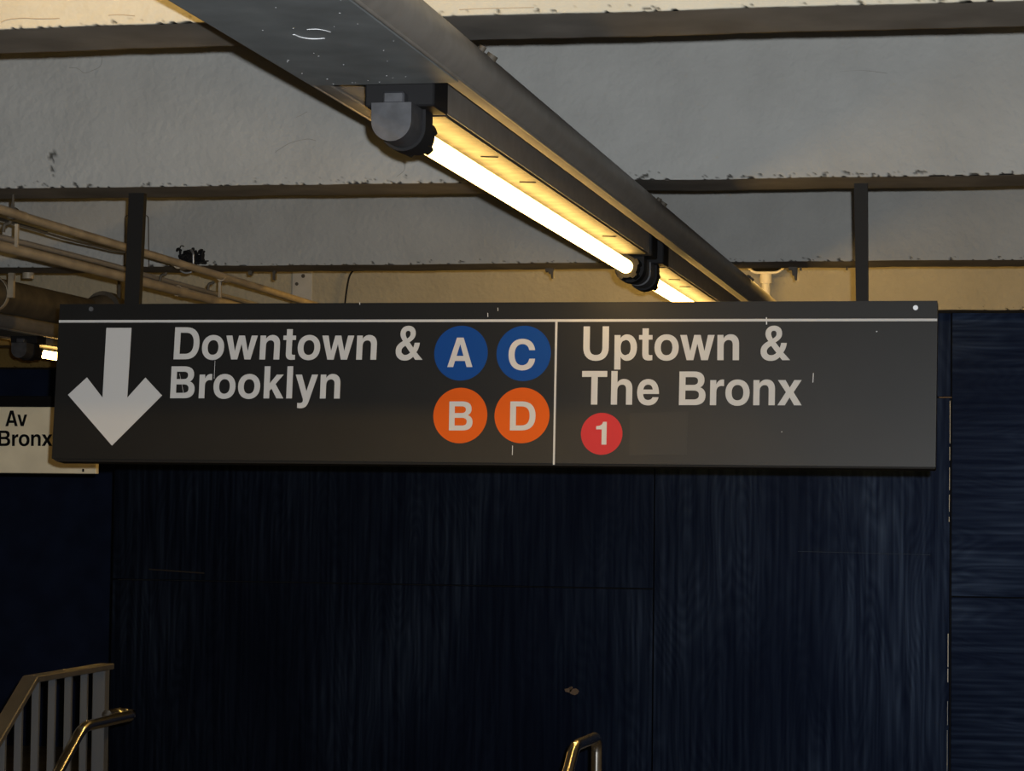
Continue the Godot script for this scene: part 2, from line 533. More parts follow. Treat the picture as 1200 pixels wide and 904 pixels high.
func setting() -> void:
	var st := mb()
	# floor round an open stairwell
	box_to(st, Vector3(-9.2, -0.3, -17.0), Vector3(-3.1, 0, 2.5))
	box_to(st, Vector3(-1.15, -0.3, -17.0), Vector3(2.2, 0, 2.5))
	box_to(st, Vector3(-3.1, -0.3, -17.0), Vector3(-1.15, 0, -7.4))
	box_to(st, Vector3(-3.1, -0.3, -2.2), Vector3(-1.15, 0, 2.5))
	var o := part("floor", st, M.floor, self)
	tag(o, "dark concrete mezzanine floor round the stairwell", "floor", "", "structure")
	st = mb()
	box_to(st, Vector3(-9.2, SOFFIT + 0.72, -17.0), Vector3(2.2, SOFFIT + 1.0, 2.5))
	o = part("ceiling", st, M.slab, self)
	tag(o, "pale ceiling slab above the plastered beams", "ceiling", "", "structure")
	for s in [["wall_left", -9.2, -8.6, "plain tiled wall at the left end of the mezzanine"], ["wall_right", 1.6, 2.2, "plain tiled wall at the right end of the mezzanine"]]:
		st = mb()
		box_to(st, Vector3(s[1], -0.3, -17.0), Vector3(s[2], SOFFIT + 1.0, 2.5))
		o = part(s[0], st, M.tile, self)
		tag(o, s[3], "wall", "", "structure")
	st = mb()
	box_to(st, Vector3(-9.2, -0.3, 2.0), Vector3(2.2, SOFFIT + 1.0, 2.5))
	o = part("wall_front", st, M.tile, self)
	tag(o, "plain tiled wall behind the photographer", "wall", "", "structure")
	# beams
	beam("plastered ceiling beam crossing the top edge, brightest of the beams", 4.25, 0.45, -2.6, 0.4, 61, [], M.tubelit_warm)
	beam("plastered ceiling beam with chipped lower edge that carries the black sign", 6.46, 1.0, -3.3, 0.4, 67, [Vector3(-2.60, 0.082, 0.012), Vector3(-2.60, 0.05, 0.005), Vector3(-2.595, 0.035, 0.004)])
	beam("plastered ceiling beam seen between the hangers of the black sign", 8.66, 0.45, -4.2, 0.4, 71, [])
	beam("ceiling beam tinted cream for tube light, resting over the navy plywood hoarding", 10.82, 0.3, -4.8, 0.4, 73, [], M.tubelit_cream)
	beam("ceiling beam in the dim passage left of the hoarding", 13.02, 0.2, -6.5, -4.0, 79, [], M.tubelit_brown)
	beam("farthest ceiling beam, a strip tinted brown for tube light left of the black sign", 15.22, 0.2, -7.5, -4.5, 83, [], M.tubelit_brown)
	# hairline cracks in the plaster
	for q in [["ceiling_beam_001", 6.46, [[81, 79.5], [87.5, 79.5], [92.5, 81], [99, 85.7], [107.5, 83], [117.5, 77.5], [120, 67]]],
		["ceiling_beam_001", 6.46, [[322, 179], [332, 172], [342, 167], [360, 163], [370, 165]]],
		["ceiling_beam_001", 6.46, [[347, 137.5], [353, 135], [360, 131]]],
		["ceiling_beam_001", 6.46, [[465, 207], [474, 199], [473, 187]]],
		["ceiling_beam_001", 6.46, [[985, 84], [1010, 82.5], [1040, 86]]],
		["ceiling_beam", 4.25, [[1, 26], [10, 22.6], [28, 21.2], [46, 22], [70, 21.5]]],
		["ceiling_beam", 4.25, [[127, 17.8], [140, 17.2], [158, 18.6]]],
		["ceiling_beam", 4.25, [[538, 11.4], [562, 10.2], [590, 9.6], [626, 8.8]]]]:
		var host: Node3D = get_node(q[0])
		var path := []
		for p in q[2]: path.append(at_depth(p[0], p[1], q[1] - 0.0004))
		st = mb()
		tube(st, smooth_path(path, 4), 0.00055 if q[1] > 5.0 else 0.0009, 6)
		part("crack", st, M.conduit if q[1] < 5.0 else M.grime, host)
	hoarding()
	st = mb()
	box_to(st, Vector3(-9.2, -0.3, -15.9), Vector3(2.2, SOFFIT + 1.0, -15.6))
	o = part("wall_far", st, M.far_navy, self)
	tag(o, "navy end wall of the dim passage at far left", "wall", "", "structure")
	# stairs going down towards the camera
	var flight := thing("staircase", "concrete stairs dropping below the black sign towards the viewer", "staircase", Vector3(-2.125, 0, -7.4), "", "structure")
	for k in 14:
		st = mb()
		box_to(st, Vector3(-0.97, -0.17 * (k + 1) - 0.17, 0.28 * k), Vector3(0.97, -0.17 * (k + 1), 0.28 * (k + 1) + 0.02), 0.006)
		part("step", st, M.floor, flight)
	for sx in [-1.0, 1.0]:
		st = mb()
		box_to(st, Vector3(sx * 0.98, -3.0, -0.05), Vector3(sx * 1.10, -0.3, 5.25))
		part("side_wall", st, M.tile, flight)

func hoarding() -> void:
	var zf := -11.0
	var root := thing("wall_back", "navy painted plywood hoarding behind the black sign", "wall", Vector3(0, 0, zf), "", "structure")
	var st := mb()
	box_to(st, Vector3(-4.05, 0, -0.10), Vector3(1.7, SOFFIT, -0.020))
	part("backing", st, M.gap, root)
	# sheets: left, right, bottom, top, grain sideways, proud, rightward lean of the joint
	var floor_y := 0.0
	var sheets := [
		[-4.09, -1.5905, 1.2445, 2.452, false, 0.000, "navy plywood sheet, upper left of the hoarding"],
		[-4.09, -1.5905, floor_y, 1.2415, false, 0.002, "navy plywood sheet, lower left of the hoarding"],
		[-1.588, -0.309, 2.090, 2.452, false, -0.001, "short navy plywood sheet at the top between the joints"],
		[-1.588, -0.311, floor_y, 2.085, false, 0.002, "tall navy plywood sheet with upright streaked grain"],
		[-0.305, 1.65, 1.2345, 2.452, true, 0.005, "navy plywood sheet with level grain, upper right"],
		[-0.305, 1.65, floor_y, 1.232, true, 0.0045, "navy plywood sheet with level grain, lower right"],
	]
	for s in sheets:
		st = mb()
		box_to(st, Vector3(s[0], s[2], -0.020 + s[5]), Vector3(s[1], s[3], s[5]), 0.002)
		part("plywood_sheet", st, M.ply_side if s[4] else M.ply, root, s[6])
	# bare edges and slivers along the long joint
	var rng := RandomNumberGenerator.new()
	rng.seed = 5
	for seg in [[470, 520], [524, 540], [548, 575], [580, 600], [606, 612], [743, 782], [784, 800], [822, 850], [856, 904]]:
		st = mb()
		var a := at_depth(1113.6 - (seg[0] - 470) * 0.0085, seg[0], -zf) - root.position
		var b := at_depth(1113.6 - (seg[1] - 470) * 0.0085, seg[1], -zf) - root.position
		var wd := 0.0022 if seg[0] < 740 else (0.0034 if seg[0] < 790 else 0.0016)
		box(st, Vector3((a.x + b.x) * .5, (a.y + b.y) * .5, 0.0), Vector3(wd, absf(a.y - b.y), 0.016), 0.0005)
		part("bare_edge", st, M.raw, root, "pale bare edge of plywood in the joint")
	st = mb()
	var p := at_depth(1108, 466, -zf) - root.position
	box(st, Vector3(p.x, p.y, -0.004), Vector3(0.055, 0.006, 0.01), 0.001)
	part("bare_edge", st, M.splinter, root, "brown bare edge of plywood in the joint")
	# lifted splinter on the long level joint, torn spot low down
	st = mb()
	var a1 := at_depth(175, 668, -zf) - root.position
	var a2 := at_depth(240, 671.5, -zf) - root.position
	box(st, Vector3((a1.x + a2.x) * .5, (a1.y + a2.y) * .5, 0.006), Vector3(a2.x - a1.x, 0.007, 0.004), 0.001, Basis(Vector3(0, 0, 1), -0.05))
	part("splinter", st, mat(Color(0.022, 0.02, 0.02), 0.8, 0.0, 0.2), root)
	st = mb()
	for q in [[666, 809, .018, .010], [673, 811, .020, .013], [669, 806, .008, .005]]:
		var c := at_depth(q[0], q[1], -zf) - root.position
		var bl := ellipse(Vector2(c.x, c.y), q[2], q[3], 9)
		for k in bl.size(): bl[k] += Vector2(rng.randf_range(-.003, .003), rng.randf_range(-.003, .003))
		prism(st, bl, [], -0.001, 0.0045)
	part("torn_spot", st, M.splinter, root)
	st = mb()
	var l0 := at_depth(935, 647, -zf) - root.position
	var l1 := at_depth(1090, 650, -zf) - root.position
	box(st, Vector3((l0.x + l1.x) * .5, (l0.y + l1.y) * .5, 0.0022), Vector3(l1.x - l0.x, 0.0025, 0.0012), 0.0003, Basis(Vector3(0, 0, 1), -0.012))
	part("scrape", st, mat(Color(0.022, 0.034, 0.055), 0.6, 0.0, 0.2), root)

# ------------------------------------------------------------------ the sign
var sign_xf := Transform3D()
func on_sign(px: float, py: float) -> Vector2:
	var r := ray(px, py)
	var n := sign_xf.basis.z
	var hit := EYE + r * ((sign_xf.origin - EYE).dot(n) / r.dot(n))
	var l := sign_xf.affine_inverse() * hit
	return Vector2(l.x, l.y)

func sign_poly(px: Array) -> PackedVector2Array:
	var q := PackedVector2Array()
	for p in px: q.append(on_sign(p[0], p[1]))
	return q

func sliver(parent: Node3D, called: String, a: Vector2, b: Vector2, w: float, m: Material) -> void:
	var d := (b - a).normalized()
	var s := Vector2(-d.y, d.x) * w * 0.5
	var st := mb()
	prism(st, PackedVector2Array([a - s, b - s, b + s, a + s]), [], 0.0, 0.0008)
	part(called, st, m, parent)

func main_sign() -> void:
	sign_xf = Transform3D(Basis(Vector3.RIGHT, deg_to_rad(-4.6)), Vector3(-1.44, 2.15, -6.565))
	var s := thing("hanging_sign", "long black hanging direction sign with white arrow, lettering and coloured route discs", "sign", sign_xf.origin)
	s.basis = sign_xf.basis
	var st := mb()
	prism(st, sign_poly([[70, 356.5], [1098.5, 352.5], [1098.5, 374.2], [69, 376]]), [], -0.062, -0.001)
	part("header_panel", st, M.sign_black, s)
	st = mb()
	prism(st, sign_poly([[69, 376], [1098.5, 373.2], [1096.3, 547.5], [60.5, 537.5]]), [], -0.06, 0.0)
	part("face_panel", st, M.sign_black, s)
	st = mb()
	prism(st, sign_poly([[60.5, 537.3], [1096.3, 547.3], [1095.5, 549.6], [66, 541]]), [], -0.06, -0.004)
	part("bottom_lip", st, M.rod, s)
	st = mb()
	prism(st, sign_poly([[69.2, 375.4], [1098.4, 373.6], [1098.3, 376.6], [69.0, 378.3]]), [], -0.0005, 0.0009)
	part("rule", st, M.sign_white, s, "thin white line along the top")
	st = mb()
	prism(st, sign_poly([[650.8, 376.8], [653.4, 376.8], [650.1, 545], [648.0, 545]]), [], -0.0005, 0.0009)
	part("rule", st, M.sign_white, s, "thin white upright line between the two halves")
	st = mb()
	prism(st, sign_poly([[124.75, 384.5], [154.25, 384.5], [149.25, 466.25], [170.5, 442.75], [190, 463.75], [131.25, 522.5], [79.75, 463], [102, 442.5], [120.25, 466.25]]), [], -0.0005, 0.0009)
	part("arrow", st, M.sign_white, s, "white arrow pointing down")
	# words: text, left end of baseline, right end, top of capitals at left
	for w in [
		["Downtown", 203.4, 421.3, 440.9, 421.8, 205.6, 383.8], ["&", 463.4, 421.9, 495.2, 421.9, 464.8, 382.9],
		["Brooklyn", 199.4, 466.9, 398.2, 467.3, 201.2, 429.6],
		["Uptown", 683.4, 422.2, 866.0, 422.3, 684.0, 382.8], ["&", 891.2, 422.3, 926.0, 422.3, 891.8, 382.8],
		["The", 681.6, 474.3, 772.0, 474.6, 682.4, 435.0], ["Bronx", 795.6, 475.0, 939.4, 475.2, 796.4, 435.6]]:
		word(s, w[0], on_sign(w[1], w[2]), on_sign(w[3], w[4]), on_sign(w[5], w[6]), M.sign_white, -0.0005, 0.0009)
	# route discs: letter, disc centre and radii, letter left, right, top, bottom
	for d in [
		["A", "blue", 540.2, 414.1, 31.3, 32.1, 524.9, 554.3, 396.0, 430.4], ["C", "blue", 613.7, 414.4, 31.8, 32.4, 596.4, 627.6, 398.2, 433.6],
		["B", "orange", 539.4, 487.2, 31.6, 32.5, 526.8, 554.3, 470.8, 504.7], ["D", "orange", 611.7, 487.1, 32.2, 32.6, 598.2, 628.0, 470.8, 504.7],
		["1", "red", 705.1, 508.7, 24.3, 24.5, 698.9, 711.2, 494.4, 521.4]]:
		st = mb()
		var c := on_sign(d[2], d[3])
		var rx := (on_sign(d[2] + d[4], d[3]) - on_sign(d[2] - d[4], d[3])).length() * .5
		var ry := (on_sign(d[2], d[3] + d[5]) - on_sign(d[2], d[3] - d[5])).length() * .5
		prism(st, ellipse(c, rx, ry, 72), [], -0.0005, 0.0008)
		var disc := part("route_disc", st, M[d[1]], s, "%s disc with a white %s" % [d[1], d[0]])
		word(disc, d[0], on_sign(d[6] - 0.6, d[9]), on_sign(d[7] - 0.6, d[9]), on_sign(d[6], d[8]), M.sign_white, 0.0003, 0.0015)
	# rivets on the header, nicks in the black paint
	for q in [[1073, 361, "shiny"], [107, 362.5, "dull"]]:
		st = mb()
		var c := on_sign(q[0], q[1])
		var pts := []
		tube(st, [Vector3(c.x, c.y, -0.002), Vector3(c.x, c.y, 0.002), Vector3(c.x, c.y, 0.0035)], 0.0065, 14)
		part("rivet", st, M.zinc if q[2] == "shiny" else M.baluster, s, q[2] + " rivet in the header")
	for q in [[571.6, 367, 571.8, 371.5, .0016], [583.4, 360.8, 583.6, 364.5, .0016], [953.2, 437.5, 952.6, 448.5, .0018], [600.7, 522.5, 600.4, 533.5, .0016], [898.2, 372, 898.4, 380.5, .0028], [421.5, 354.6, 421.7, 357.2, .002], [915.8, 506, 916.5, 506.6, .002], [1027, 388.3, 1027.8, 389.2, .003], [252, 422.8, 251, 444, .0008], [210.5, 438, 215.4, 462, .0006]]:
		sliver(s, "nick", on_sign(q[0], q[1]), on_sign(q[2], q[3]), q[4], M.scuff)
	st = mb()
	prism(st, sign_poly([[738, 484.5], [806, 482.5], [804.5, 533], [737, 534]]), [], -0.0005, 0.0006)
	part("blank_patch", st, M.patch, s, "faint blank patch right of the red disc")
	# two flat bars up to the beam
	var inv := sign_xf.affine_inverse()
	for q in [[152.6, 170.4, 230, 147.4, 164.6, 356], [1001.2, 1017.0, 220, 1003.4, 1017.6, 354]]:
		st = mb()
		var zb := -6.6
		var ta := at_depth(q[0], q[2], 6.6)
		var tb := at_depth(q[1], q[2], 6.6)
		var ba := at_depth(q[3], q[5], 6.6)
		var bb := at_depth(q[4], q[5], 6.6)
		var hi := SOFFIT + 0.004
		var lo := 2.10
		var k0 := (hi - ba.y) / (ta.y - ba.y)
		var k1 := (lo - ba.y) / (ta.y - ba.y)
		var poly := PackedVector2Array([Vector2(lerpf(ba.x, ta.x, k1), lo), Vector2(lerpf(bb.x, tb.x, k1), lo), Vector2(lerpf(bb.x, tb.x, k0), hi), Vector2(lerpf(ba.x, ta.x, k0), hi)])
		prism(st, poly, [], zb - 0.012, zb + 0.012, inv)
		part("hanger_bar", st, M.rod, s)

func small_sign() -> void:
	var z := 9.7
	var a := at_depth(114, 477.5, z)
	var b := at_depth(114, 555.5, z)
	var s := thing("station_sign", "cream station sign with black lettering behind the left end of the black sign", "sign", Vector3(a.x, b.y, -z))
	var w := 1.35
	var h := a.y - b.y
	var st := mb()
	box_to(st, Vector3(-w, 0, -0.03), Vector3(0, h, 0), 0.002)
	part("face_panel", st, M.cream, s)
	st = mb()
	box_to(st, Vector3(-w, h, -0.04), Vector3(0, h + 0.045, 0.006), 0.002)
	part("header_strip", st, M.ink, s)
	var loc := func(px: float, py: float) -> Vector2:
		var q := at_depth(px, py, z) - s.position
		return Vector2(q.x, q.y)
	word(s, "Av", loc.call(6.3, 499.8), loc.call(31.8, 499.7), loc.call(6.5, 481.4), M.ink, -0.0005, 0.0009, 0.88)
	word(s, "Bronx", loc.call(-2.0, 523.0), loc.call(61.5, 522.9), loc.call(-1.8, 504.8), M.ink, -0.0005, 0.0009, 0.98)
	st = mb()
	var q: Vector2 = loc.call(97.5, 551.5)
	box(st, Vector3(q.x, q.y, 0.001), Vector3(0.008, 0.012, 0.003), 0.001)
	part("screw", st, M.ink, s)
	for q2 in [[-3.80, 2.3075], [-4.93, SOFFIT + 0.73]]:
		var x: float = q2[0] - s.position.x
		st = mb()
		box_to(st, Vector3(x - 0.008, h + 0.04, -0.024), Vector3(x + 0.008, q2[1] - s.position.y, -0.008), 0.002)
		part("hanger_rod", st, M.rod, s)

# ------------------------------------------------------------------ fluorescent fixtures
# A long steel trough on the beams' undersides: lips left and right, a white ballast box down the middle with the tubes under it, cover plates where there is no tube.
func fixture(label: String, xc: float, z0: float, z1: float, tubes: Array, covers: Array, marks: Array) -> void:
	var yb := 1.6 + 0.73                       # height of the lips
	var o := thing("light_fixture", label, "light fixture", Vector3(xc, yb, -z0), "ceiling light fixtures")
	var n := z1 - z0
	var st := mb()
	# trough: thin section, drawn as a closed outline in x, y and run along z
	var sec := PackedVector2Array([
		Vector2(-0.106, 0.0), Vector2(-0.106, 0.004), Vector2(-0.126, 0.004), Vector2(-0.150, 0.033), Vector2(-0.146, 0.062), Vector2(-0.125, 0.082),
		Vector2(0.125, 0.082), Vector2(0.146, 0.062), Vector2(0.153, 0.048), Vector2(0.154, 0.033), Vector2(0.145, 0.014), Vector2(0.126, 0.004), Vector2(0.106, 0.004), Vector2(0.106, 0.0),
		Vector2(0.131, -0.001), Vector2(0.150, 0.010), Vector2(0.160, 0.028), Vector2(0.160, 0.046), Vector2(0.152, 0.066), Vector2(0.128, 0.088),
		Vector2(-0.128, 0.088), Vector2(-0.152, 0.066), Vector2(-0.160, 0.040), Vector2(-0.150, 0.010), Vector2(-0.131, -0.001)])
	prism(st, sec, [], -n, 0.0, Transform3D(), true)
	part("housing", st, M.grime, o)
	for c in covers:
		st = mb()
		box_to(st, Vector3(-0.131, -0.0045, -(c[1] - z0)), Vector3(0.131, -0.001, -(c[0] - z0)), 0.001)
		part("cover_plate", st, M.grey_paint, o)
	for t in tubes:
		var a: float = -(t[0] - z0)
		var b: float = -(t[1] - z0)
		st = mb()
		box_to(st, Vector3(-0.060, -0.0275, b + 0.0), Vector3(0.060, 0.082, a + 0.02), 0.004)
		var rf := part("reflector", st, M.enamel, o, "white enamelled strip over the tube")
		for s in [-1.0, 1.0]:                     # grey sides of the ballast box
			st = mb()
			box_to(st, Vector3(s * 0.0595, -0.024, b), Vector3(s * 0.0625, 0.082, a + 0.02), 0.0008)
			part("box_side", st, M.grime, rf)
		st = mb()
		box_to(st, Vector3(-0.0625, -0.029, a + 0.02), Vector3(0.0625, 0.082, a + 0.023), 0.0008)
		part("box_end", st, M.dark, rf)
		for mk in marks:
			if mk > t[0] and mk < t[1]:
				st = mb()
				var zz: float = -(mk - z0)
				box(st, Vector3(0.028, -0.0285, zz), Vector3(0.036, 0.0022, 0.008), 0.0006, Basis(Vector3.UP, 0.35))
				part("clip_slot", st, M.dark, rf)
		st = mb()
		var pts := []
		for k in 3: pts.append(Vector3(0, -0.062, lerpf(a, b, k / 2.0)))
		tube(st, pts, 0.019, 24)
		var lamp := part("lamp_tube", st, M.lamp, o, "glowing white fluorescent tube")
		lamp.name = "lamp_tube"
		for e in [[a, 1.0], [b, -1.0]]:
			# D-shaped lamp holder outside the tube's end, notched collar round the cap
			var ze: float = e[0]
			var sg: float = e[1]
			var d := PackedVector2Array([Vector2(0.036, -0.028), Vector2(-0.036, -0.028)])
			var rim := PackedVector2Array([Vector2(0.0415, -0.026), Vector2(-0.0415, -0.026)])
			for k in 15:
				var q := Vector2(cos(PI * k / 14.0), sin(PI * k / 14.0))
				d.append(Vector2(-0.036 * q.x, -0.060 - 0.036 * q.y))
				rim.append(Vector2(-0.0415 * q.x, -0.060 - 0.0415 * q.y))
			st = mb()
			prism(st, d, [], minf(ze + sg * 0.10, ze + sg * 0.185), maxf(ze + sg * 0.10, ze + sg * 0.185), Transform3D(), true)
			var hd := part("lamp_holder", st, M.holder, o)
			st = mb()
			prism(st, rim, [], minf(ze + sg * 0.045, ze + sg * 0.10), maxf(ze + sg * 0.045, ze + sg * 0.10), Transform3D(), true)
			part("rim", st, M.dark, hd)
			var notched := PackedVector2Array()
			for k in 60:
				var t2 := TAU * k / 60.0
				var rr := 0.0375 if (k % 12) < 5 else 0.0315
				notched.append(Vector2(rr * cos(t2 + 0.2), -0.062 + rr * sin(t2 + 0.2)))
			st = mb()
			prism(st, notched, [], minf(ze - sg * 0.015, ze + sg * 0.05), maxf(ze - sg * 0.015, ze + sg * 0.05))
			part("collar", st, M.dark, hd)
			st = mb()
			box_to(st, Vector3(-0.060, -0.028, ze + sg * 0.03), Vector3(0.066, 0.06, ze + sg * 0.14), 0.003)
			part("bracket", st, M.dark, hd)
			st = mb()
			box_to(st, Vector3(-0.018, -0.028, ze + sg * 0.14), Vector3(0.020, -0.007, ze + sg * 0.175), 0.003)
			part("terminal_block", st, M.holder, hd)
		var al := AreaLight3D.new()
		al.name = "tube_light"
		al.area_size = Vector2(0.03, absf(b - a))
		al.light_color = Color(1.0, 0.60, 0.16).linear_to_srgb()
		al.light_energy = TUBE_DOWN
		al.shadow_enabled = true
		al.position = Vector3(0, -0.0825, (a + b) * 0.5)
		al.rotation = Vector3(-PI / 2, 0, 0)
		o.add_child(al, true)
	# clamps that hold the trough to each beam it passes
	for zb in [4.37, 6.57, 8.77, 10.93, 13.13, 15.33]:
		if zb > z0 and zb < z1:
			for sx in [-1.0, 1.0]:
				st = mb()
				box_to(st, Vector3(sx * 0.05 - 0.02, 0.085, -(zb - z0) - 0.02), Vector3(sx * 0.05 + 0.02, 0.122, -(zb - z0) + 0.02), 0.003)
				part("hanger_clip", st, M.dark, o)
			st = mb()
			tube(st, [Vector3(0.144, 0.068, -(zb - z0) + 0.055), Vector3(0.150, 0.077, -(zb - z0) + 0.055), Vector3(0.1505, 0.078, -(zb - z0) + 0.055)], 0.0065, 10)
			part("bolt", st, M.iron, o)
			st = mb()
			tube(st, [Vector3(0.142, 0.066, -(zb - z0) - 0.03), Vector3(0.149, 0.0765, -(zb - z0) - 0.03), Vector3(0.150, 0.078, -(zb - z0) - 0.03)], 0.011, 12)
			part("bolt", st, M.iron, o)
	# rolled bead along each lip
	for sx in [-1.0, 1.0]:
		st = mb()
		tube(st, [Vector3(sx * 0.1335, 0.001, -n), Vector3(sx * 0.1335, 0.001, -n * 0.5), Vector3(sx * 0.1335, 0.001, 0)], 0.0035, 8)
		part("lip_bead", st, M.grime, o)
	if covers.size() and absf(xc) < 2.0:
		# scratched ring in the cover's paint
		for arc in [[[344.5, 40.5], [352, 43.5], [362, 45.2], [372, 45.5], [380, 44.8]], [[360, 34.6], [371, 34.2], [380, 35.6], [387, 37.6]]]:
			st = mb()
			var p3 := []
			for q in arc: p3.append(at_height(q[0], q[1], yb - 0.0048) - o.position)
			tube(st, smooth_path(p3, 5), 0.0022 if arc.size() > 4 else 0.0012, 6, 0.4)
			part("scratch", st, M.scuff, o)
		st = mb()
		var rng := RandomNumberGenerator.new()
		rng.seed = 12
		for k in 34:
			var q := Vector3(rng.randf_range(-0.12, 0.12), -0.0046, -rng.randf_range(3.3, 4.19) + z0)
			box(st, q, Vector3(rng.randf_range(.0006, .0016), 0.0006, rng.randf_range(.001, .003)), 0.0002, Basis(Vector3.UP, rng.randf() * 3.0))
		part("paint_specks", st, M.scuff, o).set_meta("kind", "stuff")

# added unseen tube on a cross batten, yellows the beam beyond its bay
func added_bay_light(label: String, c: Vector3, half: float, energy: float) -> void:
	var o := thing("added_batten_light", label, "light fixture", c, "added unseen batten lights between the beams")
	var st := mb()
	box_to(st, Vector3(-half - 0.06, 0.03, -0.05), Vector3(half + 0.06, 0.11, 0.05), 0.006)
	part("housing", st, M.enamel, o)
	st = mb()
	tube(st, [Vector3(-half, 0, 0), Vector3(half, 0, 0)], 0.019, 16)
	part("lamp_tube", st, M.lamp, o)
	for s in [-1.0, 1.0]:
		st = mb()
		box_to(st, Vector3(s * half, -0.028, -0.025), Vector3(s * (half + 0.03), 0.04, 0.025), 0.004)
		part("lamp_holder", st, M.holder, o)
		st = mb()
		tube(st, [Vector3(s * half * 0.7, 0.10, 0), Vector3(s * half * 0.7, SOFFIT + 0.73 - c.y, 0)], 0.006, 8)
		part("hanger_rod", st, M.rod, o)
	for k in 4:
		var l := OmniLight3D.new()
		l.name = "tube_light"
		l.light_color = Color(1.0, 0.60, 0.16).linear_to_srgb()
		l.light_energy = energy / 4.0
		l.light_size = 0.02
		l.omni_range = 14.0
		l.omni_attenuation = 2.0
		l.shadow_enabled = true
		l.position = Vector3(lerpf(-half, half, (k + 0.5) / 4.0), -0.045, 0)
		o.add_child(l, true)

# ------------------------------------------------------------------ pipes and wires
func along_z(st: SurfaceTool, x: float, y: float, za: float, zb: float, r: float, seg := 16) -> void:
	var p := []
	for k in 5: p.append(Vector3(x, y, -lerpf(za, zb, k / 4.0)))
	tube(st, p, r, seg)

func pipework() -> void:
	# upper conduit, hung from the beams by rods
	var o := thing("conduit", "upper tan conduit slanting under the beams at upper left", "pipe", Vector3(-2.74, 0, 0), "conduits under the beams")
	var st := mb()
	var pa := [at_depth(-60, 227.5, 6.0), at_depth(0, 246, 6.5), at_depth(151, 291, 7.45), at_depth(300, 336, 8.62), at_depth(352, 352.5, 9.2), at_depth(470, 388, 10.75)]
	pa.push_front(Vector3(pa[0].x, pa[0].y, 0.5))
	for k in pa.size(): pa[k] -= o.position
	tube(st, smooth_path(pa, 4), 0.0125, 16)
	part("pipe", st, M.conduit, o)
	for q in [[212, 310.5, 7.95], [262, 325.5, 8.3]]:
		st = mb()
		var c := at_depth(q[0], q[1], q[2]) - o.position
		tube(st, [c + Vector3(0, 0, -0.03), c + Vector3(0, 0, 0.03)], 0.016, 14)
		part("coupling", st, M.conduit, o)
	st = mb()
	var c1 := at_depth(15, 250, 6.6) - o.position
	tube(st, [c1, Vector3(c1.x, SOFFIT + 0.003, c1.z)], 0.0042, 8)
	part("hanger_rod", st, M.iron, o)
	st = mb()
	ring_about(st, c1, Vector3(0, 0, 1), 0.0155, 0.004, 0.02)
	part("clip_ring", st, M.iron, o)
	st = mb()
	var hk := [at_depth(224, 293, 8.46), at_depth(226.5, 297, 8.44), at_depth(226.5, 313, 8.44), at_depth(225, 319, 8.44), at_depth(217, 320.5, 8.44), at_depth(211, 317, 8.44)]
	for k in hk.size(): hk[k] -= o.position
	tube(st, rounded(hk, 0.008), 0.0038, 8)
	part("hanger_hook", st, M.zinc, o, "bright steel hook")
	# middle pipe with collars
	o = thing("steam_pipe", "thicker tan pipe below the upper conduit at upper left", "pipe", Vector3(-2.76, 0, 0), "conduits under the beams")
	st = mb()
	var pb := [at_depth(-60, 272.5, 6.25), at_depth(0, 288, 6.6), at_depth(150, 326, 7.55), at_depth(262, 355, 8.6), at_depth(420, 396, 10.75)]
	pb.push_front(Vector3(pb[0].x, pb[0].y, 0.5))
	for k in pb.size(): pb[k] -= o.position
	tube(st, smooth_path(pb, 4), 0.0155, 18)
	part("pipe", st, M.conduit, o)
	for q in [[212.5, 342, 8.1]]:
		st = mb()
		var c := at_depth(q[0], q[1], q[2]) - o.position
		tube(st, [c + Vector3(0, 0, -0.04), c + Vector3(0, 0, 0.04)], 0.0185, 16)
		part("coupling", st, M.conduit, o)
	# straps between the two pipes
	for q in [[20, 257, 20, 290, 6.67, 4.5], [258, 326, 258, 349, 8.5, 3.8]]:
		st = mb()
		var a := at_depth(q[0], q[1], q[4]) - o.position
		var b := at_depth(q[2], q[3], q[4]) - o.position
		a.y -= 0.0135
		box(st, Vector3(a.x, (a.y + b.y) * .5, a.z), Vector3(q[5] * q[4] / FOCAL, absf(a.y - b.y), 0.012), 0.001)
		part("strap", st, M.conduit, o)
	for q in [[8, 262, 6.6], [247, 332, 8.45], [191, 322, 7.9]]:
		st = mb()
		var c := at_depth(q[0], q[1], q[2]) - o.position
		tube(st, smooth_path([c + Vector3(0.010, 0.007, 0), c + Vector3(0.008, 0.001, 0), c + Vector3(-0.006, -0.004, 0), c + Vector3(-0.010, -0.024, 0)], 5), 0.0055, 8)
		part("clamp", st, M.iron, o)
	# thin pipe lying over the middle pipe
	o = thing("thin_pipe", "slim dark pipe lying just over the thicker tan pipe", "pipe", Vector3(-2.76, 0, 0), "conduits under the beams")
	st = mb()
	var pc := [at_depth(-60, 262, 6.35), at_depth(0, 277.6, 6.7), at_depth(127, 310, 7.5), at_depth(165, 321, 7.8), at_depth(300, 357, 9.2), at_depth(400, 384, 10.75)]
	pc.push_front(Vector3(pc[0].x, pc[0].y, 0.5))
	for k in pc.size(): pc[k] -= o.position
	tube(st, smooth_path(pc, 4), 0.0085, 12)
	part("pipe", st, M.grime, o)
	# slack cable
	var cb := mb()
	var pd := [at_depth(-40, 245, 6.45), at_depth(0, 257.5, 6.68), at_depth(15, 262, 6.77), at_depth(40, 269, 6.86), at_depth(75, 279.5, 7.0), at_depth(110, 288, 7.2), at_depth(135, 294, 7.32), at_depth(150, 296, 7.36)]
	pd.push_front(Vector3(pd[0].x, pd[0].y, 0.5))
	tube(cb, smooth_path(pd, 5), 0.0035, 8)
	var ob := part("cable", cb, M.iron, self)
	tag(ob, "thin slack brown cable hanging between the two tan pipes", "cable")
	# big iron main with strap and end flange
	var px := -3.80
